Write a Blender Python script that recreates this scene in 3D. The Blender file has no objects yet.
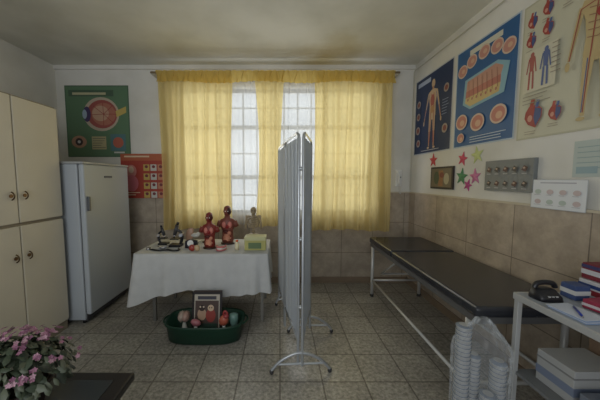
import bpy, bmesh, math, random
from mathutils import Vector, Matrix
random.seed(7)
scene = bpy.context.scene
scene.view_settings.view_transform = 'Standard'
scene.view_settings.look = 'None'

def lin(c):
    return tuple((x/255/12.92 if x/255 <= 0.04045 else ((x/255+0.055)/1.055)**2.4) for x in c)
_m = {}
def M(c, rough=0.6, metal=0.0, spec=0.4, noise=0.0, nscale=8.0, trans=0.0):
    key = (tuple(c), rough, metal, spec, noise, nscale, trans)
    if key in _m: return _m[key]
    m = bpy.data.materials.new("mat_%d" % len(_m)); m.use_nodes = True
    nt = m.node_tree; b = nt.nodes['Principled BSDF']
    col = lin(c)+(1,)
    b.inputs['Base Color'].default_value = col
    b.inputs['Roughness'].default_value = rough
    b.inputs['Metallic'].default_value = metal
    b.inputs['Specular IOR Level'].default_value = spec
    if noise > 0:
        tc = nt.nodes.new('ShaderNodeTexCoord')
        n = nt.nodes.new('ShaderNodeTexNoise'); n.inputs['Scale'].default_value = nscale; n.inputs['Detail'].default_value = 6
        nt.links.new(tc.outputs['Object'], n.inputs['Vector'])
        mix = nt.nodes.new('ShaderNodeMix'); mix.data_type = 'RGBA'
        mix.inputs[6].default_value = tuple(x*(1-noise) for x in col[:3])+(1,)
        mix.inputs[7].default_value = tuple(min(1, x*(1+noise)) for x in col[:3])+(1,)
        nt.links.new(n.outputs['Fac'], mix.inputs[0]); nt.links.new(mix.outputs[2], b.inputs['Base Color'])
    _m[key] = m
    return m

def link(ob, parent=None):
    scene.collection.objects.link(ob)
    if parent is not None:
        ob.parent = parent
        ob.matrix_parent_inverse = Matrix.Translation(-parent.location)
    return ob
def group(name, loc=(0, 0, 0)):
    e = bpy.data.objects.new(name, None); e.location = loc; e.empty_display_size = 0.1
    scene.collection.objects.link(e); return e
def mesh(name, verts, faces, mat, parent=None, smooth=False, midx=None):
    me = bpy.data.meshes.new(name); me.from_pydata([tuple(v) for v in verts], [], faces); me.update()
    for mm in (mat if isinstance(mat, (list, tuple)) else [mat]): me.materials.append(mm)
    if midx:
        for p, i in zip(me.polygons, midx): p.material_index = i
    if smooth:
        for p in me.polygons: p.use_smooth = True
    return link(bpy.data.objects.new(name, me), parent)
def box(name, x0, x1, y0, y1, z0, z1, mat, parent=None, bev=0.0, rot=None):
    c = Vector(((x0+x1)/2, (y0+y1)/2, (z0+z1)/2))
    bm = bmesh.new(); bmesh.ops.create_cube(bm, size=1)
    for v in bm.verts: v.co = Vector((v.co.x*(x1-x0), v.co.y*(y1-y0), v.co.z*(z1-z0)))
    if bev > 0: bmesh.ops.bevel(bm, geom=bm.edges[:], offset=bev, segments=3, affect='EDGES', profile=0.5)
    R = Matrix.Translation(c)
    if rot: R = R @ Matrix.Rotation(rot[2], 4, 'Z') @ Matrix.Rotation(rot[1], 4, 'Y') @ Matrix.Rotation(rot[0], 4, 'X')
    bm.transform(R); bmesh.ops.recalc_face_normals(bm, faces=bm.faces[:])
    me = bpy.data.meshes.new(name); bm.to_mesh(me); bm.free(); me.materials.append(mat)
    return link(bpy.data.objects.new(name, me), parent)
def multibox(name, boxes, mat, parent=None):
    V = []; F = []
    for (x0, x1, y0, y1, z0, z1) in boxes:
        k = len(V)
        V += [(x0,y0,z0),(x1,y0,z0),(x1,y1,z0),(x0,y1,z0),(x0,y0,z1),(x1,y0,z1),(x1,y1,z1),(x0,y1,z1)]
        F += [tuple(k+i for i in f) for f in ((0,3,2,1),(4,5,6,7),(0,1,5,4),(1,2,6,5),(2,3,7,6),(3,0,4,7))]
    return mesh(name, V, F, mat, parent)
def cyl(name, p0, p1, r, mat, parent=None, r2=None, n=20):
    p0 = Vector(p0); p1 = Vector(p1); r2 = r if r2 is None else r2
    d = (p1-p0); q = d.to_track_quat('Z', 'Y'); V = []; F = []
    for k, (p, rr) in enumerate(((p0, r), (p1, r2))):
        for i in range(n):
            a = 2*math.pi*i/n; V.append(p+q@Vector((rr*math.cos(a), rr*math.sin(a), 0)))
    for i in range(n): F.append((i, (i+1) % n, n+(i+1) % n, n+i))
    F.append(tuple(range(n-1, -1, -1))); F.append(tuple(range(n, 2*n)))
    ob = mesh(name, V, F, mat, parent)
    for p in ob.data.polygons:
        if len(p.vertices) == 4: p.use_smooth = True
    return ob
def ball(name, c, r, mat, parent=None, rot=0.0, nz=0.0):
    if isinstance(r, (int, float)): r = (r, r, r)
    bm = bmesh.new(); bmesh.ops.create_uvsphere(bm, u_segments=20, v_segments=12, radius=1)
    for v in bm.verts:
        k = 1+nz*math.sin(v.co.x*9+v.co.z*7)*math.cos(v.co.y*8)
        v.co = Vector((v.co.x*r[0]*k, v.co.y*r[1]*k, v.co.z*r[2]*k))
    bm.transform(Matrix.Translation(Vector(c)) @ Matrix.Rotation(rot, 4, 'Y'))
    me = bpy.data.meshes.new(name); bm.to_mesh(me); bm.free(); me.materials.append(mat)
    for p in me.polygons: p.use_smooth = True
    return link(bpy.data.objects.new(name, me), parent)
def tube(name, pts, r, mat, parent=None, smooth=True, cyclic=False):
    cu = bpy.data.curves.new(name, 'CURVE'); cu.dimensions = '3D'; cu.bevel_depth = r; cu.bevel_resolution = 3; cu.use_fill_caps = True
    if smooth:
        sp = cu.splines.new('NURBS'); sp.points.add(len(pts)-1)
        for p, q in zip(sp.points, pts): p.co = tuple(q)+(1,)
        sp.order_u = 3; sp.use_endpoint_u = True; sp.resolution_u = 8
    else:
        sp = cu.splines.new('POLY'); sp.points.add(len(pts)-1)
        for p, q in zip(sp.points, pts): p.co = tuple(q)+(1,)
    sp.use_cyclic_u = cyclic
    cu.materials.append(mat)
    tmp = bpy.data.objects.new(name+"_c", cu); scene.collection.objects.link(tmp)
    dg = bpy.context.evaluated_depsgraph_get()
    me = bpy.data.meshes.new_from_object(tmp.evaluated_get(dg))
    bpy.data.objects.remove(tmp)
    for p in me.polygons: p.use_smooth = True
    me.name = name
    return link(bpy.data.objects.new(name, me), parent)
def loft(name, rings, mat, parent=None, n=28, pw=2.0, caps=(True, True)):
    V = []; F = []
    for (cx, cy, z, rx, ry) in rings:
        for i in range(n):
            a = 2*math.pi*i/n; c = math.cos(a); s = math.sin(a)
            V.append((cx+rx*math.copysign(abs(c)**(2/pw), c), cy+ry*math.copysign(abs(s)**(2/pw), s), z))
    for k in range(len(rings)-1):
        for i in range(n): F.append((k*n+i, k*n+(i+1) % n, (k+1)*n+(i+1) % n, (k+1)*n+i))
    if caps[0]: F.append(tuple(range(n-1, -1, -1)))
    if caps[1]: F.append(tuple((len(rings)-1)*n+i for i in range(n)))
    return mesh(name, V, F, mat, parent, smooth=True)

class Flat:
    def __init__(s, origin, U, V, N):
        s.o = Vector(origin); s.U = Vector(U); s.V = Vector(V); s.N = Vector(N)
        s.v = []; s.f = []; s.mats = []; s.mi = []; s.L = 0
    def poly(s, pts, col, lift=True):
        m = M(col, rough=0.45) if not hasattr(col, 'node_tree') else col
        if m not in s.mats: s.mats.append(m)
        if lift: s.L += 1
        k = len(s.v)
        for (x, y) in pts: s.v.append(s.o+s.U*x+s.V*y+s.N*(0.004+0.00025*s.L))
        s.f.append(tuple(range(k, k+len(pts)))); s.mi.append(s.mats.index(m))
    def rect(s, x0, y0, x1, y1, col): s.poly([(x0,y0),(x1,y0),(x1,y1),(x0,y1)], col)
    def ell(s, cx, cy, rx, ry, col, rot=0, n=28):
        s.poly([(cx+rx*math.cos(t)*math.cos(rot)-ry*math.sin(t)*math.sin(rot), cy+rx*math.cos(t)*math.sin(rot)+ry*math.sin(t)*math.cos(rot)) for t in [2*math.pi*i/n for i in range(n)]], col)
    def line(s, x0, y0, x1, y1, w, col, w2=None):
        w2 = w if w2 is None else w2
        dx, dy = x1-x0, y1-y0; l = math.hypot(dx, dy); nx, ny = -dy/l/2, dx/l/2
        s.poly([(x0-nx*w,y0-ny*w),(x1-nx*w2,y1-ny*w2),(x1+nx*w2,y1+ny*w2),(x0+nx*w,y0+ny*w)], col)
    def text(s, x0, y0, x1, n, dy, col, h=0.006):
        for i in range(n): s.rect(x0, y0-i*dy, x0+(x1-x0)*random.uniform(0.65, 1), y0-i*dy+h, col)
    def done(s, name):
        return mesh(name, s.v, s.f, s.mats, None, False, s.mi)

# ---------------------------------------------------------------- special materials
def plaster(name, c, stain=None):
    m = bpy.data.materials.new(name); m.use_nodes = True; nt = m.node_tree; b = nt.nodes['Principled BSDF']
    b.inputs['Roughness'].default_value = 0.75; b.inputs['Specular IOR Level'].default_value = 0.25
    g = nt.nodes.new('ShaderNodeNewGeometry'); n = nt.nodes.new('ShaderNodeTexNoise'); n.inputs['Scale'].default_value = 1.6; n.inputs['Detail'].default_value = 8
    nt.links.new(g.outputs['Position'], n.inputs['Vector'])
    mix = nt.nodes.new('ShaderNodeMix'); mix.data_type = 'RGBA'; l = lin(c)
    mix.inputs[6].default_value = (l[0]*.84, l[1]*.84, l[2]*.81, 1); mix.inputs[7].default_value = tuple(min(1, x*1.08) for x in l)+(1,)
    mr0 = nt.nodes.new('ShaderNodeMapRange'); mr0.inputs['From Min'].default_value = .3; mr0.inputs['From Max'].default_value = .65
    nt.links.new(n.outputs['Fac'], mr0.inputs['Value'])
    nt.links.new(mr0.outputs[0], mix.inputs[0]); out = mix.outputs[2]
    if stain:
        d = nt.nodes.new('ShaderNodeVectorMath'); d.operation = 'DISTANCE'; d.inputs[1].default_value = stain
        nt.links.new(g.outputs['Position'], d.inputs[0])
        ad = nt.nodes.new('ShaderNodeMath'); ad.operation = 'MULTIPLY_ADD'; ad.inputs[1].default_value = 1.1
        nt.links.new(n.outputs['Fac'], ad.inputs[0]); nt.links.new(d.outputs['Value'], ad.inputs[2])
        mr = nt.nodes.new('ShaderNodeMapRange'); mr.inputs['From Min'].default_value = 0.60; mr.inputs['From Max'].default_value = 1.05
        mr.inputs['To Min'].default_value = 0.8; mr.inputs['To Max'].default_value = 0
        nt.links.new(ad.outputs[0], mr.inputs['Value'])
        m2 = nt.nodes.new('ShaderNodeMix'); m2.data_type = 'RGBA'; m2.inputs[7].default_value = lin((184,168,118))+(1,)
        nt.links.new(mr.outputs[0], m2.inputs[0]); nt.links.new(out, m2.inputs[6]); out = m2.outputs[2]
    nt.links.new(out, b.inputs['Base Color'])
    bp = nt.nodes.new('ShaderNodeBump'); bp.inputs['Strength'].default_value = 0.12
    n2 = nt.nodes.new('ShaderNodeTexNoise'); n2.inputs['Scale'].default_value = 30; nt.links.new(g.outputs['Position'], n2.inputs['Vector'])
    nt.links.new(n2.outputs['Fac'], bp.inputs['Height']); nt.links.new(bp.outputs[0], b.inputs['Normal'])
    return m
def tiles(name, c1, c2, grout, w, h, swz, speck=60, rough=0.35, mort=0.006, vein=0.35, sam=.45):
    m = bpy.data.materials.new(name); m.use_nodes = True; nt = m.node_tree; b = nt.nodes['Principled BSDF']
    g = nt.nodes.new('ShaderNodeNewGeometry'); sp = nt.nodes.new('ShaderNodeSeparateXYZ'); cb = nt.nodes.new('ShaderNodeCombineXYZ')
    nt.links.new(g.outputs['Position'], sp.inputs[0])
    nt.links.new(sp.outputs[swz[0]], cb.inputs[0]); nt.links.new(sp.outputs[swz[1]], cb.inputs[1])
    br = nt.nodes.new('ShaderNodeTexBrick'); br.offset = 0; br.inputs['Scale'].default_value = 1
    br.inputs['Brick Width'].default_value = w; br.inputs['Row Height'].default_value = h; br.inputs['Mortar Size'].default_value = mort
    br.inputs['Mortar Smooth'].default_value = 0.3
    br.inputs['Color1'].default_value = lin(c1)+(1,); br.inputs['Color2'].default_value = lin(c2)+(1,); br.inputs['Mortar'].default_value = lin(grout)+(1,)
    nt.links.new(cb.outputs[0], br.inputs['Vector'])
    out = br.outputs['Color']
    for sc, am, det in ((speck, sam, 3), (3.0, vein, 7)):
        n = nt.nodes.new('ShaderNodeTexNoise'); n.inputs['Scale'].default_value = sc; n.inputs['Detail'].default_value = det; n.inputs['Roughness'].default_value = 0.7
        nt.links.new(g.outputs['Position'], n.inputs['Vector'])
        mr = nt.nodes.new('ShaderNodeMapRange'); mr.inputs['From Min'].default_value = 0.3; mr.inputs['From Max'].default_value = 0.7
        mr.inputs['To Min'].default_value = 1-am; mr.inputs['To Max'].default_value = 1+am*0.6
        nt.links.new(n.outputs['Fac'], mr.inputs['Value'])
        vm = nt.nodes.new('ShaderNodeVectorMath'); vm.operation = 'SCALE'
        nt.links.new(out, vm.inputs[0]); nt.links.new(mr.outputs[0], vm.inputs['Scale']); out = vm.outputs[0]
    nt.links.new(out, b.inputs['Base Color']); b.inputs['Roughness'].default_value = rough
    return m
def cloth(name, c, transp=0.0, transl=0.6, tcol=(255,255,255)):
    m = bpy.data.materials.new(name); m.use_nodes = True; nt = m.node_tree; nt.nodes.remove(nt.nodes['Principled BSDF'])
    o = nt.nodes['Material Output']; l = lin(c)+(1,)
    d = nt.nodes.new('ShaderNodeBsdfDiffuse'); d.inputs[0].default_value = l
    t = nt.nodes.new('ShaderNodeBsdfTranslucent'); t.inputs[0].default_value = l
    x = nt.nodes.new('ShaderNodeMixShader'); x.inputs[0].default_value = transl
    nt.links.new(d.outputs[0], x.inputs[1]); nt.links.new(t.outputs[0], x.inputs[2]); out = x.outputs[0]
    if transp > 0:
        tr = nt.nodes.new('ShaderNodeBsdfTransparent'); tr.inputs[0].default_value = lin(tcol)+(1,)
        y = nt.nodes.new('ShaderNodeMixShader'); y.inputs[0].default_value = transp
        nt.links.new(out, y.inputs[1]); nt.links.new(tr.outputs[0], y.inputs[2]); out = y.outputs[0]
    nt.links.new(out, o.inputs['Surface'])
    return m

wallm = plaster("plaster_wall", (216,214,208)); ceilm = plaster("plaster_ceiling", (212,211,202), (0.55, 3.35, 2.9))
floorm = tiles("terrazzo_floor", (168,164,154), (154,150,141), (108,103,95), 0.3, 0.3, (0, 1), speck=40, sam=.55, vein=.3)
wt_b = tiles("marble_tile_back", (174,162,146), (160,148,131), (118,107,94), 0.42, 0.42, (0, 2), speck=9, mort=0.004, vein=.25, sam=.2)
wt_s = tiles("marble_tile_side", (178,164,147), (163,149,131), (118,107,94), 0.50, 0.42, (1, 2), speck=9, mort=0.004, vein=.25, sam=.2)

# ---------------------------------------------------------------- room shell
XL, XR, YB, ZC, Y0 = -2.94, 1.76, 3.65, 2.9, -1.2
WX0, WX1, WZ0, WZ1 = -1.36, 1.28, 0.95, 2.62
box("floor", XL-.15, XR+.15, Y0, YB+.2, -0.1, 0, floorm)
box("ceiling", XL-.15, XR+.15, Y0, YB+.2, ZC, ZC+.1, ceilm)
box("wall_left", XL-.15, XL, Y0, YB+.2, 0, ZC, wallm)
box("wall_right", XR, XR+.15, Y0, YB+.2, 0, ZC, wallm)
multibox("wall_back", [(XL, WX0, YB, YB+.2, 0, ZC), (WX1, XR, YB, YB+.2, 0, ZC), (WX0, WX1, YB, YB+.2, 0, WZ0), (WX0, WX1, YB, YB+.2, WZ1, ZC)], wallm)
multibox("trim_1", [(XL, WX0, YB-.012, YB, 0, 1.24), (WX1, XR, YB-.012, YB, 0, 1.24), (WX0, WX1, YB-.012, YB, 0, WZ0)], wt_b)
multibox("trim_2", [(XR-.012, XR, Y0, YB-.012, 0, 1.24)], wt_s)
multibox("trim_3", [(WX1, XR-.02, YB-.024, YB-.012, 1.24, 1.255), (XL, WX0, YB-.024, YB-.012, 1.24, 1.255), (XR-.024, XR-.001, Y0, YB-.012, 1.24, 1.255)], M((190,180,160), .5))
multibox("baseboard_back", [(XL, XR-.02, YB-.028, YB-.0125, 0, .08)], M((130,114,96), .4, noise=.2))
multibox("baseboard_right", [(XR-.026, XR-.0125, Y0, YB-.03, 0, .08)], M((130,114,96), .4, noise=.2))
multibox("trim_4", [(XL, XR, YB-.03, YB, ZC-.05, ZC)], wallm)

# window
win = group("window_1", (0, YB+.1, 1.8)); fm = M((92,94,92), .5)
box("frame_bottom", WX0, WX1, YB+.06, YB+.12, WZ0, WZ0+.05, fm, win); box("frame_top", WX0, WX1, YB+.06, YB+.12, WZ1-.05, WZ1, fm, win)
for i in range(5):
    x = WX0+.03+(WX1-WX0-.06)*i/4; box("mullion_%d" % i, x-.03, x+.03, YB+.06, YB+.12, WZ0, WZ1, fm, win)
for i, z in enumerate((1.45, 2.12)): box("transom_%d" % i, WX0, WX1, YB+.065, YB+.115, z-.028, z+.028, fm, win)
for i in range(14):
    x = WX0+.1+i*.188; cyl("grille_bar_%d" % i, (x, YB+.17, WZ0), (x, YB+.17, WZ1), .013, fm, win, n=8)
for i, z in enumerate((1.2, 1.78, 2.4)): cyl("grille_rail_%d" % i, (WX0, YB+.17, z), (WX1, YB+.17, z), .013, fm, win, n=8)

# curtains
def curtain(name, x0, x1, z0, z1, y, amp, freq, mat, parent, ph=0, pinch=0.0):
    nx = int((x1-x0)*140); nz = 26; V = []; F = []
    for j in range(nz+1):
        t = j/nz; z = z1+(z0-z1)*t
        for i in range(nx+1):
            s = i/nx; x = x0+(x1-x0)*s
            a = amp*(0.6+0.5*t)
            yy = y+a*math.sin(freq*x+ph+0.9*math.sin(3.1*x+t)+.5*math.sin(7*x))+0.45*a*math.sin(freq*2.17*x+ph*2+t*.8)
            xx = x+0.012*math.sin(freq*.5*x+4*t)+pinch*math.sin(math.pi*t)*(0.5-s)
            zz = z+(0.012*math.sin(6*x+ph)*t)
            V.append((xx, yy, zz))
    for j in range(nz):
        for i in range(nx):
            k = j*(nx+1)+i; F.append((k, k+1, k+nx+2, k+nx+1))
    return mesh(name, V, F, mat, parent, True)
ym = cloth("yellow_curtain_fabric", (226,208,152), transp=0.34, transl=.5, tcol=(246,228,168))
yr = cloth("yellow_heading_fabric", (218,192,116), transp=0.12, transl=.5, tcol=(240,210,125))
sm = cloth("sheer_fabric", (240,239,232), transp=0.62, transl=.6)
cur = group("window_curtain", (0, 3.5, 2.7))
curtain("sheer_panel", -1.42, 1.34, .82, 2.70, 3.565, .010, 48, sm, cur)
curtain("yellow_panel_left", -1.51, -.60, .78, 2.71, 3.485, .038, 36, ym, cur, 1, .03)
curtain("yellow_panel_middle", -.32, .04, .80, 2.71, 3.50, .028, 40, ym, cur, 2, .08)
curtain("yellow_panel_right", .42, 1.42, .76, 2.71, 3.485, .038, 34, ym, cur, 3, .03)
curtain("heading_ruffle", -1.53, 1.43, 2.62, 2.76, 3.435, .012, 75, yr, cur, 3)
cyl("rod", (-1.62, 3.49, 2.755), (1.50, 3.49, 2.755), .012, M((150,130,100), .4), cur)
for x in (-1.6, 1.48): box("rod_bracket", x-.015, x+.015, 3.49, 3.64, 2.735, 2.775, M((190,185,170), .5), cur)

# ---------------------------------------------------------------- cabinet
cab = group("wall_cupboard", (-2.5, 1.7, 0)); cm = M((196,189,172), .45, noise=.10, nscale=3); dk = M((60,52,42), .8)
box("carcass", XL+.002, -2.045, 1.0, 2.5, 0.001, 2.07, M((140,130,112), .5), cab)
for k, (a, b) in enumerate(((1.02, 1.32), (1.33, 1.695), (1.705, 2.07), (2.08, 2.49))):
    box("upper_door_%d" % k, -2.044, -2.018, a, b, 1.088, 2.055, cm, cab, .004)
    box("lower_door_%d" % k, -2.044, -2.018, a, b, 0.10, 1.062, cm, cab, .004)
for k, (y, z) in enumerate(((2.13, 1.30), (2.02, 1.30), (2.13, .82), (2.02, .82), (1.38, 1.3), (1.38, .82))):
    cyl("knob_plate_%d" % k, (-2.018, y, z), (-2.012, y, z), .014, M((110,84,56), .35, .7), cab)
    tube("knob_%d" % k, [(-2.012, y, z+.03), (-1.99, y, z+.02), (-1.99, y, z-.02), (-2.012, y, z-.03)], .005, M((90,72,50), .35, .8), cab)

# ---------------------------------------------------------------- fridge
fr = group("refrigerator", (-2.17, 2.93, 0)); fw = M((168,174,180), .35); 
box("body", -2.5, -1.91, 2.55, 3.30, .04, 1.57, fw, fr, .012)
box("door", -1.90, -1.85, 2.55, 3.30, .10, 1.57, fw, fr, .015)
box("door_gasket", -1.912, -1.898, 2.565, 3.285, .12, 1.55, M((90,90,90), .8), fr)
box("top_panel", -2.5, -1.845, 2.545, 3.305, 1.57, 1.592, M((160,162,162), .4), fr, .006)
box("kick_plate", -1.93, -1.90, 2.57, 3.28, .03, .10, M((70,70,72), .6), fr)
box("handle", -1.85, -1.825, 2.575, 2.60, 1.12, 1.26, M((90,92,95), .3), fr, .006)
box("badge", -1.851, -1.846, 2.85, 2.98, 1.44, 1.46, M((90,95,110), .3, .6), fr)
for x in (-2.45, -1.95):
    for y in (2.6, 3.25): cyl("foot", (x, y, 0), (x, y, .05), .02, M((40,40,40)), fr)

# ---------------------------------------------------------------- specimen table with cloth
TX0, TX1, TY0, TY1, TZ = -1.42, -.12, 2.58, 3.2, .70
tb = group("display_table", (-.73, 2.9, 0)); lg = M((120,118,112), .4, .5)
for x in (TX0+.16, TX1-.06):
    for y in (TY0+.05, TY1-.05): box("leg", x-.015, x+.015, y-.015, y+.015, 0, TZ-.02, lg, tb)
box("top", TX0, TX1, TY0, TY1, TZ-.03, TZ-.006, M((110,90,70)), tb)
box("rail", TX0+.16, TX1-.06, TY0+.045, TY0+.06, TZ-.09, TZ-.03, lg, tb)
def tablecloth():
    per = []; n = 60
    cs = [(TX0, TY0), (TX1, TY0), (TX1, TY1), (TX0, TY1)]
    for k in range(4):
        a = Vector(cs[k]); b = Vector(cs[(k+1) % 4]); dirv = (b-a).normalized(); nn = Vector((dirv.y, -dirv.x))
        for i in range(n):
            s = i/n; p = a.lerp(b, s); per.append((p, nn, s, k))
    V = []; F = []; N = len(per); rows = 14
    for r in range(rows+1):
        t = r/rows
        for i, (p, nn, s, k) in enumerate(per):
            w = 0.10; nrm = nn.copy()
            if s < w:
                pn = per[(k*n-1) % N][1]; nrm = (nn*(0.5+s/w/2)+pn*(0.5-s/w/2)).normalized()
            elif s > 1-w:
                q = (1-s)/w; pn = per[((k+1)*n) % N][1]; nrm = (nn*(0.5+q/2)+pn*(0.5-q/2)).normalized()
            corner = max(0, 1-min(s, 1-s)/0.16)
            if k == 0:
                drop = .36+.05*math.sin(s*9+1)+.05*math.sin(s*4)
            else: drop = .36
            drop += .10*corner**1.5*(0.3 if k in (1, 2) else 1)
            u = i*0.42
            fold = (.020+.03*corner)*(math.sin(u*1.0+1.3*math.sin(u*.23)))+.010*math.sin(u*2.3)
            off = .006+ t*.03 + t**0.8*fold + .05*corner*t
            if k == 1 or (k == 0 and s > .93) or (k == 2 and s < .07): off *= .45
            z = TZ-drop*t+ (0.004 if r == 0 else 0)
            V.append((p.x+nrm.x*off, p.y+nrm.y*off, z))
    for r in range(rows):
        for i in range(N): F.append((r*N+i, (r+1)*N+i, (r+1)*N+(i+1) % N, r*N+(i+1) % N))
    F.append(tuple(range(N)))
    return mesh("tablecloth", V, F, M((186,187,186), .85, noise=.12, nscale=12), tb, True)
tc = tablecloth()
tc.data.polygons[len(tc.data.polygons)-1].use_smooth = False
T = TZ+.005

# anatomical torsos
def torso(name, x, y, h, skin, face_red):
    g = group(name, (x, y, T)); s = h/.42
    R = lambda l: [(x+cx*s, y+cy*s, T+z*s, rx*s, ry*s) for cx, cy, z, rx, ry in l]
    loft("base", R([(0,0,0,.075,.055),(0,0,.012,.075,.055),(0,0,.018,.07,.05)]), M((60,40,30), .4), g)
    loft("trunk", R([(0,0,.016,.058,.04),(0,0,.05,.066,.045),(0,0,.10,.058,.042),(0,0,.15,.060,.044),(0,0,.20,.078,.048),(0,0,.245,.088,.046),(0,0,.27,.072,.040),(0,0,.285,.035,.03),(0,0,.32,.026,.027)]), skin, g)
    loft("head", R([(0,-.004,.305,.018,.02),(0,-.008,.32,.030,.034),(0,-.004,.345,.036,.042),(0,0,.375,.039,.046),(0,.004,.40,.034,.04),(0,.004,.415,.018,.022),(0,.004,.419,.004,.004)]), skin, g)
    for sx in (-1, 1):
        cyl("arm_stump", (x+sx*.075*s, y, T+.25*s), (x+sx*.10*s, y, T+.19*s), .028*s, skin, g, .024*s)
        ball("lung", (x+sx*.030*s, y-.038*s, T+.215*s), (.024*s, .018*s, .036*s), M((196,120,108), .4), g)
        ball("eye", (x+sx*.014*s, y-.043*s, T+.36*s), (.006*s,)*3, M((235,235,225), .2), g)
        ball("ear", (x+sx*.039*s, y, T+.355*s), (.005*s, .01*s, .014*s), skin, g)
    ball("nose", (x, y-.048*s, T+.345*s), (.006*s, .009*s, .012*s), skin, g)
    ball("half_face_muscle", (x+.014*s, y-.012*s, T+.36*s), (.03*s, .036*s, .045*s), face_red, g)
    ball("heart", (x+.006*s, y-.052*s, T+.195*s), (.018*s, .014*s, .022*s), M((130,20,20), .35), g)
    ball("liver", (x-.014*s, y-.042*s, T+.145*s), (.036*s, .02*s, .018*s), M((80,28,22), .35), g)
    ball("stomach", (x+.026*s, y-.045*s, T+.128*s), (.022*s, .016*s, .02*s), M((195,130,105), .35), g)
    pts = []
    for i in range(30):
        a = i*.75; pts.append((x+.034*s*math.sin(a)*(1-.2*math.cos(i*.3)), y-(.045+.005*math.cos(a*2))*s, T+(.045+.0025*i)*s))
    tube("intestines", pts, .007*s, M((200,138,110), .35), g)
torso("anatomical_torso_model", -.735, 2.78, .38, M((118,42,36), .45), M((72,22,20), .4))
torso("anatomical_torso_model", -.585, 2.98, .43, M((118,64,52), .45), M((56,26,26), .4))

# skeleton bust
sk = group("skeleton_model", (-.30, 3.03, T)); bn = M((156,140,112), .45)
cyl("stand", (-.30, 3.03, T), (-.30, 3.03, T+.015), .05, M((50,45,42)), sk); cyl("rod", (-.30, 3.035, T), (-.30, 3.035, T+.3), .005, M((150,150,150), .3, .8), sk)
for i in range(12): ball("vertebra", (-.30, 3.03, T+.08+i*.022), (.017, .013, .011), bn, sk)
for i in range(6):
    z = T+.19+i*.02; w = .03+.035*math.sin((i+2)/8*math.pi)
    tube("rib", [(-.30, 3.035, z+.02), (-.30-w, 3.03, z+.01), (-.30-w, 2.99, z-.005), (-.30, 2.975, z), (-.30+w, 2.99, z-.005), (-.30+w, 3.03, z+.01), (-.30, 3.035, z+.02)], .007, bn, sk)
loft("skull", [(-.30,3.02,T+.325,.016,.018),(-.30,3.02,T+.345,.027,.03),(-.30,3.025,T+.37,.034,.038),(-.30,3.03,T+.395,.029,.032),(-.30,3.03,T+.410,.008,.01)], bn, sk)
for sx in (-1, 1):
    ball("eye_socket", (-.30+sx*.011, 2.992, T+.368), (.007, .007, .008), M((40,30,25)), sk)
    ball("shoulder", (-.30+sx*.07, 3.02, T+.30), (.020, .012, .018), bn, sk); cyl("humerus", (-.30+sx*.075, 3.02, T+.30), (-.30+sx*.088, 3.02, T+.16), .011, bn, sk)
    tube("clavicle", [(-.30, 2.99, T+.305), (-.30+sx*.03, 2.985, T+.312), (-.30+sx*.07, 3.01, T+.31)], .007, bn, sk)
loft("pelvis", [(-.30,3.03,T+.05,.02,.016),(-.30,3.03,T+.075,.045,.03),(-.30,3.03,T+.10,.055,.03),(-.30,3.03,T+.105,.05,.025)], bn, sk)

yb = group("specimen_box", (-.25, 2.76, T))
box("carton", -.36, -.145, 2.69, 2.84, T, T+.10, M((176,172,106), .6), yb, .004)
box("lid", -.363, -.142, 2.687, 2.843, T+.10, T+.135, M((192,190,146), .6), yb, .004)
box("label", -.32, -.19, 2.6835, 2.687, T+.02, T+.08, M((100,120,84), .6), yb)
bt = group("sample_bottle", (-.44, 2.72, T))
loft("bottle", [(-.44,2.72,T,.022,.022),(-.44,2.72,T+.06,.022,.022),(-.44,2.72,T+.075,.01,.01),(-.44,2.72,T+.085,.01,.01)], M((225,215,180), .3), bt)
cyl("cap", (-.44,2.72,T+.085), (-.44,2.72,T+.10), .013, M((210,90,40)), bt)

def microscope(x, y, s, name="microscope", fl=1):
    g = group(name, (x, y, T)); bk = M((28,28,32), .3); sv = M((190,190,195), .25, .9)
    box("base", x-.06*s, x+.06*s, y-.05*s, y+.05*s, T, T+.025*s, bk, g, .006)
    tube("arm", [(x+fl*.045*s, y, T+.02*s), (x+fl*.07*s, y, T+.08*s), (x+fl*.06*s, y, T+.15*s), (x+fl*.01*s, y, T+.18*s)], .015*s, bk, g)
    box("stage", x-.045*s, x+.04*s, y-.04*s, y+.04*s, T+.075*s, T+.085*s, bk, g)
    cyl("tube", (x-fl*.01*s, y, T+.12*s), (x+fl*.02*s, y, T+.22*s), .019*s, M((60,60,64), .3), g)
    cyl("eyepiece", (x+fl*.02*s, y, T+.22*s), (x+fl*.03*s, y, T+.25*s), .014*s, bk, g)
    cyl("objective", (x-fl*.01*s, y, T+.12*s), (x-fl*.018*s, y, T+.092*s), .009*s, sv, g)
    cyl("focus_knob", (x+fl*.06*s, y-.03*s, T+.12*s), (x+fl*.06*s, y+.03*s, T+.12*s), .018*s, sv, g)
microscope(-1.12, 2.86, 1.05); microscope(-1.29, 2.95, .85, fl=-1)
st = group("stethoscope", (-1.16, 2.68, T))
tube("tubing", [(-1.34, 2.72, T+.01), (-1.24, 2.64, T+.01), (-1.14, 2.69, T+.01), (-1.07, 2.64, T+.01), (-1.0, 2.67, T+.01), (-1.04, 2.72, T+.01)], .009, M((25,25,28), .4), st)
cyl("chest_piece", (-1.35, 2.73, T), (-1.35, 2.73, T+.018), .026, M((190,190,195), .2, .9), st)
bp = group("blood_pressure_monitor", (-.94, 2.80, T))
loft("cuff", [(-.94,2.82,T,.065,.045),(-.94,2.82,T+.07,.062,.042),(-.94,2.82,T+.08,.03,.02)], M((35,35,45), .8), bp, pw=3)
cyl("gauge", (-.93, 2.77, T+.055), (-.93, 2.75, T+.06), .03, M((205,205,200), .3), bp); cyl("gauge_rim", (-.93, 2.775, T+.054), (-.93, 2.757, T+.058), .034, M((120,120,125), .2, .9), bp)
em = group("ear_model", (-1.0, 3.02, T))
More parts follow.
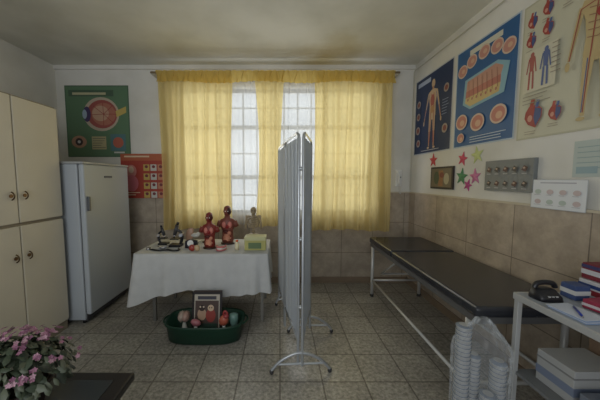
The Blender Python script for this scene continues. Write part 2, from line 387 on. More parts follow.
box("plinth", -1.06, -.91, 2.98, 3.07, T, T+.02, M((210,210,205), .4), em, .003)
ball("outer_ear", (-1.02, 3.01, T+.10), (.042, .02, .078), M((175,140,118), .4), em, .3, .08)
ball("canal", (-.96, 3.01, T+.09), (.05, .025, .025), M((190,190,182), .4), em)
tube("cochlea", [(-.925+.022*(1-i/20)*math.cos(i*.8), 3.0, T+.10+.022*(1-i/20)*math.sin(i*.8)) for i in range(16)], .008, M((205,202,195), .3), em)
jr = group("eye_model", (-.85, 3.05, T))
cyl("foot", (-.85, 3.05, T), (-.85, 3.05, T+.012), .04, M((40,40,40)), jr); cyl("stem", (-.85, 3.05, T), (-.85, 3.05, T+.12), .006, M((160,160,160), .3, .8), jr)
ball("eyeball", (-.85, 3.05, T+.16), .045, M((178,172,164), .2), jr); ball("iris", (-.85, 3.012, T+.16), (.02, .012, .02), M((50,70,110), .2), jr); ball("muscle", (-.85, 3.06, T+.195), (.02, .045, .012), M((140,50,50), .4), jr)
kd = group("organ_model", (-.86, 2.67, T))
ball("left_half", (-.885, 2.67, T+.032), (.032, .022, .034), M((150,60,50), .35), kd, .2, .08); ball("right_half", (-.835, 2.67, T+.03), (.028, .02, .032), M((185,160,126), .35), kd, -.2, .08)
pd = group("jaw_model", (-.60, 2.68, T))
for z in (T+.012, T+.042):
    tube("gum", [(-.645, 2.72, z), (-.64, 2.67, z), (-.60, 2.645, z), (-.56, 2.67, z), (-.555, 2.72, z)], .012, M((180,108,108), .3), pd)
tube("teeth", [(-.642, 2.72, T+.027), (-.636, 2.668, T+.027), (-.60, 2.643, T+.027), (-.564, 2.668, T+.027), (-.558, 2.72, T+.027)], .010, M((215,213,200), .25), pd)
sw = group("saucer", (-1.22, 2.78, T))
loft("dish", [(-1.22,2.78,T,.03,.03),(-1.22,2.78,T+.012,.045,.035),(-1.22,2.78,T+.022,.06,.045),(-1.22,2.78,T+.018,.05,.036),(-1.22,2.78,T+.008,.03,.022)], M((190,192,196), .25, .6), sw)

# ---------------------------------------------------------------- green tub with items
tub = group("plastic_tub", (-.67, 2.36, 0)); gm = M((22,54,40), .4)
cx, cy = -.67, 2.36
loft("shell", [(cx,cy,0.0,.28,.14),(cx,cy,.02,.32,.16),(cx,cy,.14,.335,.172),(cx,cy,.165,.35,.185),(cx,cy,.18,.348,.183),(cx,cy,.17,.325,.165),(cx,cy,.03,.285,.14)], gm, tub, n=48, pw=3.5)
for sx in (-1, 1): tube("handle", [(cx+sx*.34, cy-.07, .16), (cx+sx*.375, cy-.05, .165), (cx+sx*.375, cy+.05, .165), (cx+sx*.34, cy+.07, .16)], .009, gm, tub)
pb = group("picture_book", (-.63, 2.40, .03))
bkm = box("book_block", -.795, -.535, 2.376, 2.396, .035, .40, M((60,50,45), .6), pb, 0, rot=(-.17, 0, 0)); bkm.location = (0, .014, .0)
cover = Flat((-.80, 2.340, .035), (1, 0, 0), (0, .17, .985), (0, -.985, .17))
cover.rect(0, 0, .27, .365, (30,24,24)); cover.rect(.02, .02, .25, .345, (176,168,154)); cover.rect(.028, .03, .242, .29, (74,58,52))
cover.ell(.09, .17, .04, .055, (170,140,116)); cover.ell(.17, .16, .045, .06, (140,58,50)); cover.ell(.09, .225, .028, .028, (50,36,30)); cover.ell(.17, .225, .028, .028, (195,170,144)); cover.rect(.05, .30, .22, .33, (60,60,70)); cover.rect(.04,.04,.23,.09,(40,60,50))
cover.ell(.075, .235, .008, .008, (200,180,160)); cover.ell(.105, .235, .008, .008, (200,180,160)); cover.ell(.16, .228, .005, .006, (30,24,24)); cover.ell(.18, .228, .005, .006, (30,24,24))
co = cover.done("cover"); co.parent = pb; co.matrix_parent_inverse = Matrix.Translation(-pb.location)
br = group("brain_model", (-.87, 2.36, .03))
loft("stand", [(-.87,2.36,.035,.04,.04),(-.87,2.36,.05,.03,.03),(-.87,2.36,.13,.012,.012)], M((200,200,190)), br)
ball("cerebrum_left", (-.888, 2.36, .185), (.034, .055, .045), M((160,142,130), .4), br, 0, .12); ball("cerebrum_right", (-.852, 2.36, .185), (.034, .055, .045), M((160,130,118), .4), br, 0, .12)
ht = group("heart_model", (-.50, 2.31, .03))
cyl("stand", (-.50, 2.31, .033), (-.50, 2.31, .14), .012, M((230,230,225)), ht)
ball("ventricles", (-.50, 2.31, .175), (.042, .034, .05), M((170,90,70), .35), ht, .4, .05); ball("atrium", (-.478, 2.305, .215), (.026, .024, .022), M((146,60,60), .35), ht); tube("aorta", [(-.50, 2.31, .21), (-.505, 2.31, .25), (-.48, 2.31, .265), (-.465, 2.31, .23)], .009, M((150,60,60), .35), ht)
tm = group("tooth_model", (-.42, 2.36, .03))
loft("tooth", [(-.42,2.36,.033,.02,.02),(-.42,2.36,.11,.03,.026),(-.42,2.36,.16,.040,.035),(-.42,2.36,.205,.040,.034),(-.42,2.36,.215,.02,.016)], M((100,130,122), .3), tm)
kn = group("kidney_model", (-.74, 2.28, .03))
cyl("stand", (-.74, 2.28, .033), (-.74, 2.28, .13), .012, M((230,230,225)), kn); ball("kidney", (-.74, 2.28, .17), (.045, .025, .03), M((160,100,106), .35), kn, .3, .06)

# ---------------------------------------------------------------- folding screen
fs = group("folding_screen", (.12, 2.4, 0)); pm = M((176,180,184), .3, .6)
fab = cloth("screen_fabric", (200,207,216), transp=.12, transl=.45)
DX = -.012
def panel(a, b, tag, zt=1.75, zb=.24):
    a = Vector((a[0]+DX, a[1])); b = Vector((b[0]+DX, b[1])); d = (b-a); L = d.length; d.normalize(); nn = Vector((-d.y, d.x))
    P = lambda s, z, o=0: (a.x+d.x*s+nn.x*o, a.y+d.y*s+nn.y*o, z)
    r = .011
    tube("frame_"+tag, [P(0, .06), P(0, zt-.05), P(.015, zt-.015), P(.05, zt), P(L-.05, zt), P(L-.015, zt-.015), P(L, zt-.05), P(L, .06)], r, pm, fs, smooth=False)
    cyl("lower_rail_"+tag, P(0, zb), P(L, zb), .008, pm, fs, n=10)
    V = []; F = []; nx = 60
    zs = [zt-.03, zt-.06]+[zt-.06-(zt-.06-zb-.02)*k/10 for k in range(1, 11)]
    for z in zs:
        for i in range(nx+1):
            s = .02+(L-.04)*i/nx; V.append(P(s, z, .006*math.sin(i*1.35)+.003*math.sin(i*.4+z*3)))
    for j in range(len(zs)-1):
        for i in range(nx): k = j*(nx+1)+i; F.append((k, k+1, k+nx+2, k+nx+1))
    mesh("fabric_"+tag, V, F, fab, fs, True)
def foot(x, y, w, ang=0):
    x += DX
    c, s = math.cos(ang), math.sin(ang)
    tube("foot", [(x+c*p, y+s*p, z+.03) for p, z in [(-w,.0),(-w*.8,.06),(-w*.3,.12),(0,.13),(w*.3,.12),(w*.8,.06),(w,.0)]], .011, pm, fs)
    tube("foot_brace", [(x-c*w*.85, y-s*w*.85, .075), (x+c*w*.85, y+s*w*.85, .075)], .009, pm, fs, smooth=False)
    for q in (-w, w): ball("foot_cap", (x+c*q, y+s*q, .018), (.016, .016, .018), M((50,50,52), .5), fs)
panel((.000, 2.96), (.055, 2.44), "left"); panel((.060, 2.42), (.145, 1.90), "middle"); panel((.175, 1.885), (.285, 2.39), "right")
foot(.165, 1.885, .215, .05); foot(.29, 2.41, .2, .0); foot(.07, 2.95, .10, .0)
for z in (.5, 1.0, 1.5): cyl("hinge", (.145+DX, 1.892, z), (.175+DX, 1.892, z), .014, pm, fs)

# ---------------------------------------------------------------- examination bed
bed = group("examination_bed", (1.4, 2.35, 0)); vin = M((44,46,52), .27, noise=.2, nscale=6, spec=.55); wm = M((196,196,193), .35, .2)
BX0, BX1, BY0, BY1, BZ = 1.09, 1.725, 1.44, 3.25, .72
box("mattress_lower", BX0, BX1, BY0, 2.60, BZ-.065, BZ, vin, bed, .02); box("mattress_head", BX0, BX1, 2.61, BY1, BZ-.065, BZ+.004, vin, bed, .02)
for (x0, x1, y0, y1) in ((BX0+.01, BX0+.045, BY0+.02, BY1-.02), (BX1-.045, BX1-.01, BY0+.02, BY1-.02), (BX0+.01, BX1-.01, BY0+.02, BY0+.055), (BX0+.01, BX1-.01, BY1-.055, BY1-.02)):
    box("frame_rail", x0, x1, y0, y1, BZ-.105, BZ-.064, M((110,110,110), .4, .4), bed)
for y in (BY0+.10, BY1-.05):
    for x in (BX0+.03, BX1-.03):
        cyl("leg", (x, y, .015), (x, y, BZ-.1), .018, wm, bed); cyl("leg_cap", (x, y, 0), (x, y, .03), .022, M((60,60,60)), bed)
    cyl("cross_bar", (BX0+.03, y, .2), (BX1-.03, y, .2), .012, wm, bed)
for x in (BX0+.03, BX1-.03): cyl("long_bar", (x, BY0+.1, .2), (x, BY1-.05, .2), .012, wm, bed)
tube("head_support", [(BX0+.06, 2.62, .60), (BX0+.06, 3.0, .35), (BX1-.06, 3.0, .35), (BX1-.06, 2.62, .60)], .01, wm, bed, smooth=False)

# ---------------------------------------------------------------- cups in plastic bag by bed corner
def plastic(name, alpha):
    m = bpy.data.materials.new(name); m.use_nodes = True; nt = m.node_tree; b = nt.nodes['Principled BSDF']
    b.inputs['Base Color'].default_value = (.6,.63,.65,1); b.inputs['Roughness'].default_value = .12; b.inputs['Alpha'].default_value = alpha
    return m
bag = group("bag_of_paper_cups", (1.03, 1.3, 0)); wc = M((164,165,165), .5); wc2 = M((110,120,134), .5)
def stack(x, y, z0, z1, r, tag):
    z = z0; V = []; F = []; mi = []; n = 24
    rings = []
    while z < z1-.012:
        rings += [(z, r*.86), (z+.012, r*.93), (z+.016, r), (z+.020, r*.99)]; z += .022
    rings.append((z1, r*.6))
    for z, q in rings:
        for i in range(n): V.append((x+q*math.cos(2*math.pi*i/n), y+q*math.sin(2*math.pi*i/n), z))
    for j in range(len(rings)-1):
        for i in range(n): F.append((j*n+i, j*n+(i+1) % n, (j+1)*n+(i+1) % n, (j+1)*n+i)); mi.append(1 if j % 4 == 3 else 0)
    F.append(tuple((len(rings)-1)*n+i for i in range(n))); mi.append(0)
    mesh("cup_stack_"+tag, V, F, [wc, wc2], bag, False, mi)
stack(.965, 1.36, .005, .67, .038, "a"); stack(1.04, 1.27, .005, .36, .038, "b"); stack(1.035, 1.375, .005, .50, .034, "c"); stack(1.125, 1.32, .005, .50, .038, "d")
rings = []
for i in range(25):
    t = i/24; k = 1-.8*max(0, t-.80)/.20
    rings.append((1.035, 1.325, .003+.72*t, .130*k, .090*k))
bagm = loft("plastic_film", rings, plastic("clear_film", .15), bag, n=48, pw=2.6)
for i, v in enumerate(bagm.data.vertices): v.co.x += .008*math.sin(v.co.z*22+i*2.7); v.co.y += .006*math.cos(i*3.3+v.co.z*18)
for p in bagm.data.polygons: p.use_smooth = False

# ---------------------------------------------------------------- side table right
sd = group("instrument_trolley", (1.46, 1.0, 0)); SX0, SX1, SY0, SY1, SZ = 1.20, 1.72, .62, 1.34, .85
fr_ = M((180,181,180), .35, .3)
box("top_tray", SX0, SX1, SY0, SY1, SZ-.02, SZ, M((150,156,164), .35), sd, .004)
for (x0, x1, y0, y1) in ((SX0-.008, SX0+.004, SY0, SY1), (SX1-.004, SX1+.008, SY0, SY1), (SX0, SX1, SY1-.004, SY1+.008), (SX0, SX1, SY0-.008, SY0+.004)): box("tray_lip", x0, x1, y0, y1, SZ-.03, SZ+.001, fr_, sd, .003)
for x in (SX0+.01, SX1-.01):
    for y in (SY0+.015, SY1-.015): box("leg", x-.012, x+.012, y-.012, y+.012, 0, SZ-.01, fr_, sd, .003)
box("lower_shelf", SX0+.01, SX1-.01, SY0+.01, SY1-.01, .43, .445, M((110,112,112), .4), sd)
def carton(name, x0, x1, y0, y1, z0, z1, c, bands, rot=0):
    g = group(name, ((x0+x1)/2, (y0+y1)/2, z0)); h = z1-z0
    box("carton", x0, x1, y0, y1, z0, z1, M(c, .5), g, .003, rot=(0, 0, rot))
    for i, (a, b, cc) in enumerate(bands): box("print_%d" % i, x0-.0012, x1+.0012, y0-.0012, y1+.0012, z0+h*a, z0+h*b, M(cc, .5), g, 0, rot=(0, 0, rot))
S = SZ+.002
carton("glove_box", 1.50, 1.69, 1.20, 1.32, S, S+.085, (180,180,184), [(.2,.5,(130,40,50)),(.6,.8,(40,60,110))])
carton("glove_box", 1.51, 1.69, 1.21, 1.32, S+.087, S+.165, (112,40,52), [(.3,.6,(190,190,195)),(.7,.9,(60,60,100))])
carton("medicine_box", 1.40, 1.47, 1.24, 1.31, S, S+.07, (60,76,116), [(.35,.65,(195,195,195))])
carton("medicine_box", 1.37, 1.50, 1.12, 1.19, S, S+.04, (146,50,72), [(.3,.6,(200,190,192))], .15)
carton("medicine_box", 1.54, 1.68, 1.10, 1.17, S, S+.05, (195,195,196), [(.3,.7,(60,106,156))], -.1)
carton("medicine_box", 1.36, 1.46, 1.03, 1.08, S, S+.03, (185,190,198), [(.3,.7,(170,106,130))], -.2)
carton("medicine_box", 1.52, 1.66, 1.00, 1.07, S, S+.045, (60,50,60), [(.3,.7,(150,140,150))], .1)
carton("medicine_box", 1.29, 1.42, .91, .99, S, S+.03, (195,195,198), [(.3,.7,(180,110,140))], .2)
bk = group("notebook", (1.30, .8, S))
box("pages", 1.22, 1.40, .70, .86, S, S+.018, M((225,222,215)), bk); box("cover", 1.218, 1.402, .698, .862, S+.018, S+.021, M((50,70,120)), bk)
gl = group("telephone", (1.285, 1.26, S))
loft("body", [(1.285,1.265,S,.058,.045),(1.285,1.268,S+.018,.056,.043),(1.285,1.28,S+.045,.045,.025),(1.285,1.28,S+.05,.03,.015)], M((30,30,34), .35), gl, pw=4)
tube("handset", [(1.235, 1.275, S+.052), (1.24, 1.275, S+.072), (1.27, 1.275, S+.078), (1.30, 1.275, S+.078), (1.33, 1.275, S+.072), (1.335, 1.275, S+.052)], .012, M((30,30,34), .3), gl)
for i in range(3):
    for j in range(3): box("key", 1.262+i*.018, 1.273+i*.018, 1.228+j*.010, 1.234+j*.010, S+.014, S+.026, M((170,60,110) if j == 1 else (170,170,170), .5), gl)
pr = group("paper_sheet_stack", (1.26, 1.12, S))
for i in range(4): box("sheet_%d" % i, 1.215, 1.325, 1.03+.004*i, 1.18+.004*i, S+i*.003, S+i*.003+.002, M((190,196,208) if i % 2 else (140,162,196)), pr, 0, rot=(0, 0, .03*i))
pn = group("ballpoint_pen", (1.26, 1.10, S+.014)); cyl("barrel", (1.235, 1.06, S+.017), (1.295, 1.15, S+.017), .004, M((40,60,150), .3), pn); cyl("tip", (1.235, 1.06, S+.017), (1.229, 1.051, S+.017), .004, M((180,180,180), .3, .8), pn, .001)
carton("cardboard_box", 1.27, 1.50, 1.10, 1.27, .446, .60, (156,157,156), [(.75,.8,(120,120,120)),(.25,.5,(110,120,140))])
carton("cardboard_box", 1.52, 1.68, 1.08, 1.27, .446, .66, (116,96,78), [(.4,.6,(126,60,50))])
carton("cardboard_box", 1.25, 1.45, .84, 1.06, .446, .54, (104,110,120), [(.3,.6,(70,86,110))])
bg = group("handbag", (1.4, 1.15, 0))
loft("body", [(1.42,1.15,0.002,.15,.09),(1.42,1.15,.03,.17,.10),(1.42,1.15,.18,.16,.08),(1.42,1.15,.25,.13,.03)], M((30,30,34), .5), bg, pw=3)
tube("strap", [(1.34, 1.15, .24), (1.36, 1.15, .36), (1.48, 1.15, .36), (1.50, 1.15, .24)], .008, M((25,25,28), .5), bg)

# ---------------------------------------------------------------- bench with flowers
bn_ = group("low_bench", (-1.2, 1.05, 0)); bd = M((34,31,30), .3, noise=.2)
box("top", -1.78, -.73, .84, 1.29, .42, .46, bd, bn_, .01)
box("top_inlay", -1.70, -.80, .90, 1.23, .4595, .4625, M((50,54,55), .15), bn_)
for x in (-1.72, -.80):
    for y in (.9, 1.21): box("leg", x-.025, x+.025, y-.025, y+.025, 0, .42, bd, bn_, .004)
box("apron", -1.74, -.78, 1.20, 1.22, .34, .42, bd, bn_)
pl = group("potted_flowering_plant", (-1.09, 1.06, .4635)); px, py, pz = -1.09, 1.06, .4635
loft("pot", [(px,py,pz,.075,.075),(px,py,pz+.01,.08,.08),(px,py,pz+.10,.105,.105),(px,py,pz+.105,.115,.115),(px,py,pz+.125,.115,.115),(px,py,pz+.12,.10,.10),(px,py,pz+.105,.098,.098)], M((50,34,30), .4), pl)
ball("soil", (px, py, pz+.10), (.098, .098, .02), M((40,30,24), .9), pl)
V = []; Fc = []; mi = []
for i in range(600):
    a = random.uniform(0, 6.283); e = random.uniform(-.1, 1.45); R = random.uniform(.6, 1.0)
    d = Vector((math.cos(a)*math.cos(e), math.sin(a)*math.cos(e), math.sin(e)))
    c = Vector((px, py, pz+.15))+Vector((d.x*.225*R, d.y*.19*R, d.z*.16*R))
    n = (d+Vector((random.uniform(-.5,.5), random.uniform(-.5,.5), random.uniform(0,.8)))).normalized()
    t = n.cross(Vector((random.random(), random.random(), .3))).normalized(); s = n.cross(t)
    l = random.uniform(.016, .032); w = l*.45; k = len(V)
    V += [c-t*l, c-t*l*.3+s*w-n*.004, c+t*l*.4+s*w*.8-n*.004, c+t*l-n*.012, c+t*l*.4-s*w*.8-n*.004, c-t*l*.3-s*w-n*.004, c+n*.002]
    for q in range(6): Fc.append((k+6, k+q, k+(q+1) % 6)); mi.append(i % 3)
mesh("leaves", V, Fc, [M((56,66,50), .5), M((80,86,70), .5), M((40,48,38), .5)], pl, True, mi)
V = []; Fc = []; mi = []
for i in range(50):
    a = random.uniform(0, 6.283); e = random.uniform(.0, 1.5)
    d = Vector((math.cos(a)*math.cos(e), math.sin(a)*math.cos(e), math.sin(e)))
    cc = Vector((px, py, pz+.17))+Vector((d.x*.225, d.y*.20, d.z*.16))
    for j in range(4):
        c = cc+Vector((random.uniform(-.02,.02), random.uniform(-.02,.02), random.uniform(-.008,.016)))
        n = (d+Vector((random.uniform(-.4,.4), random.uniform(-.9,.1), random.uniform(0,.5)))).normalized()
        t = n.cross(Vector((.3, .2, .9))).normalized(); s = n.cross(t)
        for q in range(5):
            A = q*1.2566; u = t*math.cos(A)+s*math.sin(A); v = n.cross(u); k = len(V)
            V += [c, c+u*.006+v*.004+n*.002, c+u*.011+n*.001, c+u*.006-v*.004+n*.002]; Fc.append((k, k+1, k+2, k+3)); mi.append((i+j) % 3)
mesh("blossoms", V, Fc, [M((140,96,116), .5), M((120,76,100), .5), M((164,128,142), .5)], pl, False, mi)
for i in range(14):
    a = i*.45*math.pi; tube("stem", [(px, py, pz+.10), (px+.05*math.cos(a), py+.05*math.sin(a), pz+.18), (px+.14*math.cos(a), py+.12*math.sin(a), pz+.22)], .003, M((60,80,40)), pl)

# ---------------------------------------------------------------- posters, back wall
def backflat(x, z): return Flat((x, YB-.0, z), (1,0,0), (0,0,1), (0,-1,0))
def rightflat(y, z, off=0): return Flat((XR-off, y, z), (0,-1,0), (0,0,1), (-1,0,0))
f = backflat(-2.83, 1.72); W, H = .84, .93
f.rect(0, 0, W, H, (80,106,84)); f.rect(.015, .015, W-.015, H-.015, (92,122,94)); f.rect(.05, H-.14, W-.2, H-.06, (74,96,78)); f.rect(.10, H-.12, W-.3, H-.09, (180,176,144))
f.ell(.47, .56, .235, .22, (182,168,150)); f.ell(.48, .56, .20, .185, (154,82,76)); f.ell(.50, .56, .16, .145, (172,112,94)); f.ell(.46, .57, .11, .10, (190,154,130))
f.ell(.28, .56, .05, .10, (70,60,100)); f.ell(.25, .56, .03, .06, (156,174,190)); f.poly([(.66,.60),(.80,.66),(.80,.58),(.67,.52)], (190,168,96))
for i in range(7): f.line(.50, .56, .50+.17*math.cos(i*.8-1.6), .56+.15*math.sin(i*.8-1.6), .006, (140,46,44))
f.ell(.16, .20, .10, .08, (180,140,118)); f.ell(.16, .20, .05, .05, (70,60,60)); f.ell(.16, .20, .02, .02, (210,210,210))
f.rect(.33, .10, .52, .27, (172,164,128)); f.text(.34, .24, .51, 5, .03, (80,80,70)); f.rect(.58, .08, .78, .30, (84,118,122)); f.ell(.68, .19, .07, .07, (172,96,78)); f.rect(.62,.05,.76,.07,(196,196,188))
f.done("eye_anatomy_poster")
f = backflat(-2.12, 1.17); f.o.y = YB-.026; W, H = .60, .59
f.rect(0, 0, W, H, (160,66,54)); f.rect(0, H-.09, W, H, (174,96,68)); f.text(.05, H-.045, .5, 1, .03, (210,190,160), .02)
for i in range(4):
    y = .41-i*.12
    for j, c in enumerate(((186,160,90),(190,190,184),(184,128,100))):
        f.rect(.30+j*.095, y-.045, .38+j*.095, y+.04, c); f.ell(.34+j*.095, y+.01, .022, .02, (116,54,60)); 
f.ell(.14, .36, .07, .085, (190,126,118)); f.ell(.14, .20, .09, .11, (184,104,112)); f.ell(.14, .38, .035, .045, (204,176,154)); f.text(.03, .07, .26, 2, .03, (210,190,164), .01)
f.done("health_education_poster")

# ---------------------------------------------------------------- posters, right wall
f = rightflat(3.58, 1.73); W, H = .76, .93
f.rect(0, 0, W, H, (176,182,190)); f.rect(.012, .012, W-.012, H-.012, (28,48,86)); f.rect(.06, H-.10, .34, H-.05, (166,176,196))
S1 = (192,168,138); S2 = (174,132,102); cx = .40
f.ell(cx, .79, .034, .046, S1); f.rect(cx-.016, .71, cx+.016, .76, S2)
f.poly([(cx-.09,.70),(cx-.03,.725),(cx+.03,.725),(cx+.09,.70),(cx+.06,.55),(cx+.065,.42),(cx,.38),(cx-.065,.42),(cx-.06,.55)], S1)
for sx in (-1, 1):
    f.line(cx+sx*.08, .69, cx+sx*.13, .52, .036, S1, .026); f.line(cx+sx*.13, .52, cx+sx*.17, .38, .024, S2, .016); f.ell(cx+sx*.175, .36, .013, .026, S1)
    f.line(cx+sx*.035, .44, cx+sx*.045, .25, .055, S1, .036); f.line(cx+sx*.045, .25, cx+sx*.05, .08, .034, S2, .02); f.ell(cx+sx*.06, .065, .024, .012, S1)
    f.line(cx+sx*.025, .68, cx+sx*.042, .12, .008, (160,50,48)); f.line(cx+sx*.07, .68, cx+sx*.15, .42, .006, (50,90,160))
f.ell(cx, .60, .04, .065, (160,84,74)); f.ell(cx, .50, .036, .045, (180,136,90))
for (x, y, r) in ((.10,.62,.045),(.10,.47,.045),(.10,.30,.05),(.66,.66,.045),(.66,.24,.05),(.12,.14,.045)): f.ell(x, y, r, r, (154,142,134)); f.ell(x, y, r*.6, r*.6, (130,70,66))
f.text(.60, .54, .72, 6, .03, (140,155,188)); f.text(.2, .035, .6, 1, .03, (196,196,200))
f.done("human_body_poster")

f = rightflat(2.77, 1.73); W, H = .71, .92
f.rect(0, 0, W, H, (172,186,198)); f.rect(.012, .012, W-.012, H-.012, (44,90,140)); f.rect(.18, H-.09, .55, H-.045, (200,200,184))
for i, (x, y) in enumerate(((.09,.72),(.21,.77),(.36,.79),(.50,.77),(.62,.72))): f.ell(x, y, .066, .060, (200,178,160)); f.ell(x, y, .054, .047, (188,134,122)); f.ell(x+.01, y, .022, .02, (202,166,140))
f.poly([(.14,.62),(.52,.655),(.64,.60),(.60,.38),(.22,.34),(.12,.40)], (132,170,184)); f.poly([(.17,.60),(.50,.635),(.58,.59),(.56,.53),(.16,.51)], (188,144,126))
f.poly([(.16,.51),(.56,.53),(.56,.47),(.155,.45)], (182,118,104)); f.poly([(.155,.45),(.56,.47),(.55,.40),(.22,.365),(.15,.41)], (198,174,122))
for i in range(7): f.line(.19+i*.055, .60, .205+i*.055, .44, .005, (140,92,78)); f.ell(.19+i*.055, .43, .011, .013, (170,114,100))
for (x, y, r) in ((.12,.24,.08),(.33,.20,.085),(.56,.22,.085),(.12,.09,.05)): f.ell(x, y, r, r*.9, (200,178,160)); f.ell(x, y, r*.82, r*.72, (184,120,108)); f.ell(x+.01, y-.01, r*.4, r*.35, (202,162,136))
f.text(.25, .075, .65, 3, .022, (184,200,214)); f.done("skin_anatomy_poster")

f = rightflat(2.035, 1.71); W, H = .98, .93
f.rect(0, 0, W, H, (178,175,152)); f.rect(.012, .012, W-.012, H-.012, (192,189,168)); f.rect(.22, H-.07, .6, H-.03, (80,104,136))
def heart(x, y, s):
    f.poly([(x-.05*s,y+.03*s),(x-.03*s,y+.06*s),(x+.02*s,y+.065*s),(x+.055*s,y+.035*s),(x+.055*s,y-.01*s),(x+.02*s,y-.07*s),(x-.03*s,y-.045*s),(x-.055*s,y-.005*s)], (156,66,58))
    f.poly([(x+.01*s,y+.05*s),(x+.05*s,y+.035*s),(x+.05*s,y-.01*s),(x+.02*s,y-.06*s),(x+.005*s,y-.01*s)], (66,82,126))
    f.line(x-.015*s, y+.05*s, x-.005*s, y+.10*s, .025*s, (166,74,64)); f.line(x+.02*s, y+.05*s, x+.03*s, y+.09*s, .02*s, (76,98,146)); f.ell(x-.018*s, y-.01*s, .016*s, .02*s, (196,144,126))
    f.text(x-.05*s, y-.09*s, x+.05*s, 2, .016, (150,140,126), .004)
for (x, y, s) in ((.07,.80,.66),(.07,.67,.66),(.18,.83,.66),(.19,.70,.66),(.31,.84,.62),(.13,.15,1.15),(.28,.14,.75)): heart(x, y, s)
f.rect(.04, .32, .27, .60, (200,195,174))
for j, c in enumerate(((160,90,84),(90,104,146))):
    x = .10+j*.10
    f.ell(x, .57, .014, .018, c); f.line(x, .56, x, .46, .04, c, .03); f.line(x-.012, .46, x-.016, .34, .014, c); f.line(x+.012, .46, x+.016, .34, .014, c); f.line(x-.02, .55, x-.035, .45, .009, c); f.line(x+.02, .55, x+.035, .45, .009, c)
f.text(.05, .29, .26, 3, .025, (150,144,130)); f.text(.24, .58, .31, 7, .03, (150,140,126))
cx = .50; Y1 = (184,164,120)
f.ell(cx, .80, .036, .05, Y1); f.rect(cx-.016, .73, cx+.016, .78, Y1)
f.poly([(cx-.10,.70),(cx-.09,.73),(cx-.02,.745),(cx+.02,.745),(cx+.09,.73),(cx+.10,.70),(cx+.075,.62),(cx+.065,.53),(cx+.075,.42),(cx,.37),(cx-.075,.42),(cx-.065,.53),(cx-.075,.62)], Y1)
for sx in (-1, 1):
    f.line(cx+sx*.095, .70, cx+sx*.125, .55, .036, Y1, .028); f.line(cx+sx*.125, .55, cx+sx*.15, .42, .026, Y1, .016); f.ell(cx+sx*.155, .39, .014, .028, Y1)
    f.line(cx+sx*.04, .42, cx+sx*.05, .24, .062, Y1, .042); f.line(cx+sx*.05, .24, cx+sx*.052, .08, .04, Y1, .022); f.ell(cx+sx*.06, .065, .024, .012, Y1)
    f.line(cx+sx*.015, .70, cx+sx*.035, .40, .007, (150,74,64)); f.line(cx+sx*.035, .40, cx+sx*.05, .10, .006, (150,74,64)); f.line(cx+sx*.045, .40, cx+sx*.058, .10, .005, (80,96,146))
    f.line(cx+sx*.02, .70, cx+sx*.10, .69, .006, (150,74,64)); f.line(cx+sx*.10, .69, cx+sx*.145, .42, .006, (150,74,64))
    for q in range(5): f.line(cx, .66-q*.04, cx+sx*.055, .675-q*.04, .005, (146,110,84))
f.ell(cx+.01, .63, .022, .03, (150,62,56)); f.text(.75, .75, .92, 10, .05, (140,135,120)); f.done("circulatory_system_poster")

gb = group("display_board", (XR, 2.05, 1.45))
box("board", XR-.03, XR-.001, 1.85, 2.29, 1.335, 1.575, M((118,121,120), .5), gb, .003)
multi = rightflat(2.29, 1.335, .028)
for r in range(2):
    for c in range(5):
        x = .05+c*.082; y = .06+r*.11
        multi.poly([(x-.026,y-.012),(x+.01,y-.026),(x+.026,y+.006),(x-.006,y+.022)], (86,58,52) if (c+r) % 2 else (66,60,56)); multi.ell(x-.004, y+.003, .010, .007, (170,146,130)); multi.rect(x-.02, y-.040, x+.02, y-.034, (170,170,168))
b2 = multi.done("samples"); b2.parent = gb; b2.matrix_parent_inverse = Matrix.Translation(-gb.location)
pc = group("picture_frame", (XR, 2.93, 1.45)); box("frame", XR-.02, XR-.001, 2.73, 3.13, 1.32, 1.56, M((50,42,38), .5), pc, .003)
g2 = rightflat(3.13, 1.32, .018); g2.rect(.02, .02, .38, .22, (108,98,80)); g2.rect(.16, .03, .24, .2, (144,104,70)); g2.ell(.12, .12, .05, .07, (70,80,60)); g2.ell(.30, .11, .045, .06, (164,156,130)); g2.ell(.22, .15, .04, .03, (120,60,50))
b2 = g2.done("picture"); b2.parent = pc; b2.matrix_parent_inverse = Matrix.Translation(-pc.location)

f = rightflat(1.86, 1.235, .022); f.rect(0, 0, .34, .19, (180,184,190)); f.rect(.004, .004, .336, .186, (212,215,218)); f.rect(.06, .165, .28, .172, (165,165,175))
for r in range(2):
    for c in range(4):
        x = .05+c*.08; y = .045+r*.065; q = random.choice([(176,180,188),(190,174,174),(176,188,180)])
        f.ell(x, y, .022, .016, q); f.text(x-.025, y-.022, x+.025, 1, .01, (170,170,176), .003)
f.done("notice_sheet")
f = rightflat(1.63, 1.44); f.rect(0, 0, .30, .21, (174,184,179)); f.text(.02, .17, .28, 5, .03, (140,160,160), .005); f.rect(.02, .02, .13, .06, (140,162,168)); f.done("notice_paper")
def star(y, z, r, c, rot):
    V = []; 
    for k, x in enumerate((XR-.001, XR-.006)):
        for i in range(10):
            a = i*math.pi/5+rot; q = r if i % 2 == 0 else r*.42; V.append((x, y-q*math.cos(a), z+q*math.sin(a)))
    V.append((XR-.012, y, z)); F = [(10+i, 10+(i+1) % 10, 20) for i in range(10)]+[(i, (i+1) % 10, 10+(i+1) % 10, 10+i) for i in range(10)]
    mesh("paper_star", V, F, M(c, .5))
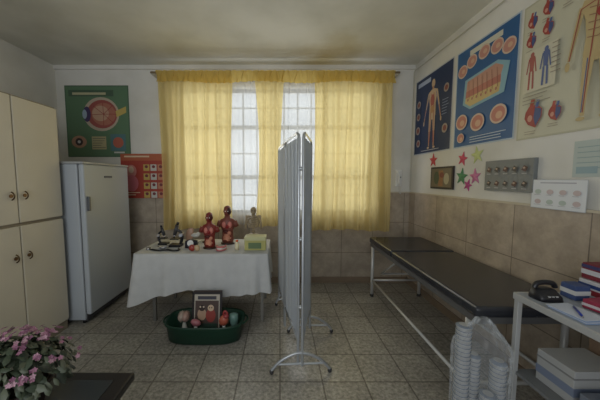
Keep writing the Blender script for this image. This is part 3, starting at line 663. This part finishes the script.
for a in ((3.12,1.64,.08,(186,60,66),.3),(2.62,1.62,.07,(196,72,96),.1),(2.43,1.64,.08,(186,194,130),.5),(2.62,1.45,.085,(66,126,86),.2),(2.44,1.45,.075,(190,112,150),.4),(2.53,1.37,.06,(170,66,124),.0)): star(*a)
ph = group("wall_intercom", (1.6, YB, 1.4)); pw = M((216,216,213), .35)
box("base", 1.55, 1.63, YB-.03, YB, 1.33, 1.55, pw, ph, .008); tube("handset", [(1.575, YB-.04, 1.35), (1.575, YB-.065, 1.37), (1.575, YB-.065, 1.50), (1.575, YB-.04, 1.52)], .014, pw, ph); cyl("button", (1.61, YB-.03, 1.45), (1.61, YB-.036, 1.45), .008, M((80,80,80)), ph)
tube("cord", [(1.59, YB-.03, 1.33), (1.59, YB-.05, 1.24), (1.62, YB-.05, 1.22), (1.61, YB-.03, 1.33)], .003, M((200,200,195)), ph)
tube("ceiling_cable", [(1.745, 3.63, 1.28), (1.745, 3.63, 2.8), (1.742, 3.60, 2.82), (1.742, 1.0, 2.80)], .006, M((190,186,172)), None, smooth=False)

# ---------------------------------------------------------------- light
w = bpy.data.worlds.new("world"); scene.world = w; w.use_nodes = True
w.node_tree.nodes['Background'].inputs[0].default_value = (.84,.92,1,1); w.node_tree.nodes['Background'].inputs[1].default_value = .55
def area(name, loc, rot, sx, sy, p, c):
    l = bpy.data.lights.new(name, 'AREA'); l.shape = 'RECTANGLE'; l.size = sx; l.size_y = sy; l.energy = p; l.color = c
    o = bpy.data.objects.new(name, l); o.location = loc; o.rotation_euler = rot; scene.collection.objects.link(o); return o
area("daylight_outside_window", (0, 4.5, 1.9), (math.radians(-90), 0, 0), 4.2, 2.8, 140, (.97, .99, 1))
area("fill_behind_camera", (-.9, -1.1, 1.7), (math.radians(90), 0, math.radians(-15)), 2.0, 1.6, 32, (.97, .99, 1))  # added soft fill from behind the camera; no window is modelled there

cam = bpy.data.cameras.new("camera"); co = bpy.data.objects.new("camera", cam); scene.collection.objects.link(co)
co.location = (0, 0, 1.43); co.rotation_euler = (math.radians(85.5), 0, 0); cam.sensor_width = 36; cam.lens = 16.2; cam.shift_x = 20/600; cam.clip_start = .05
scene.camera = co
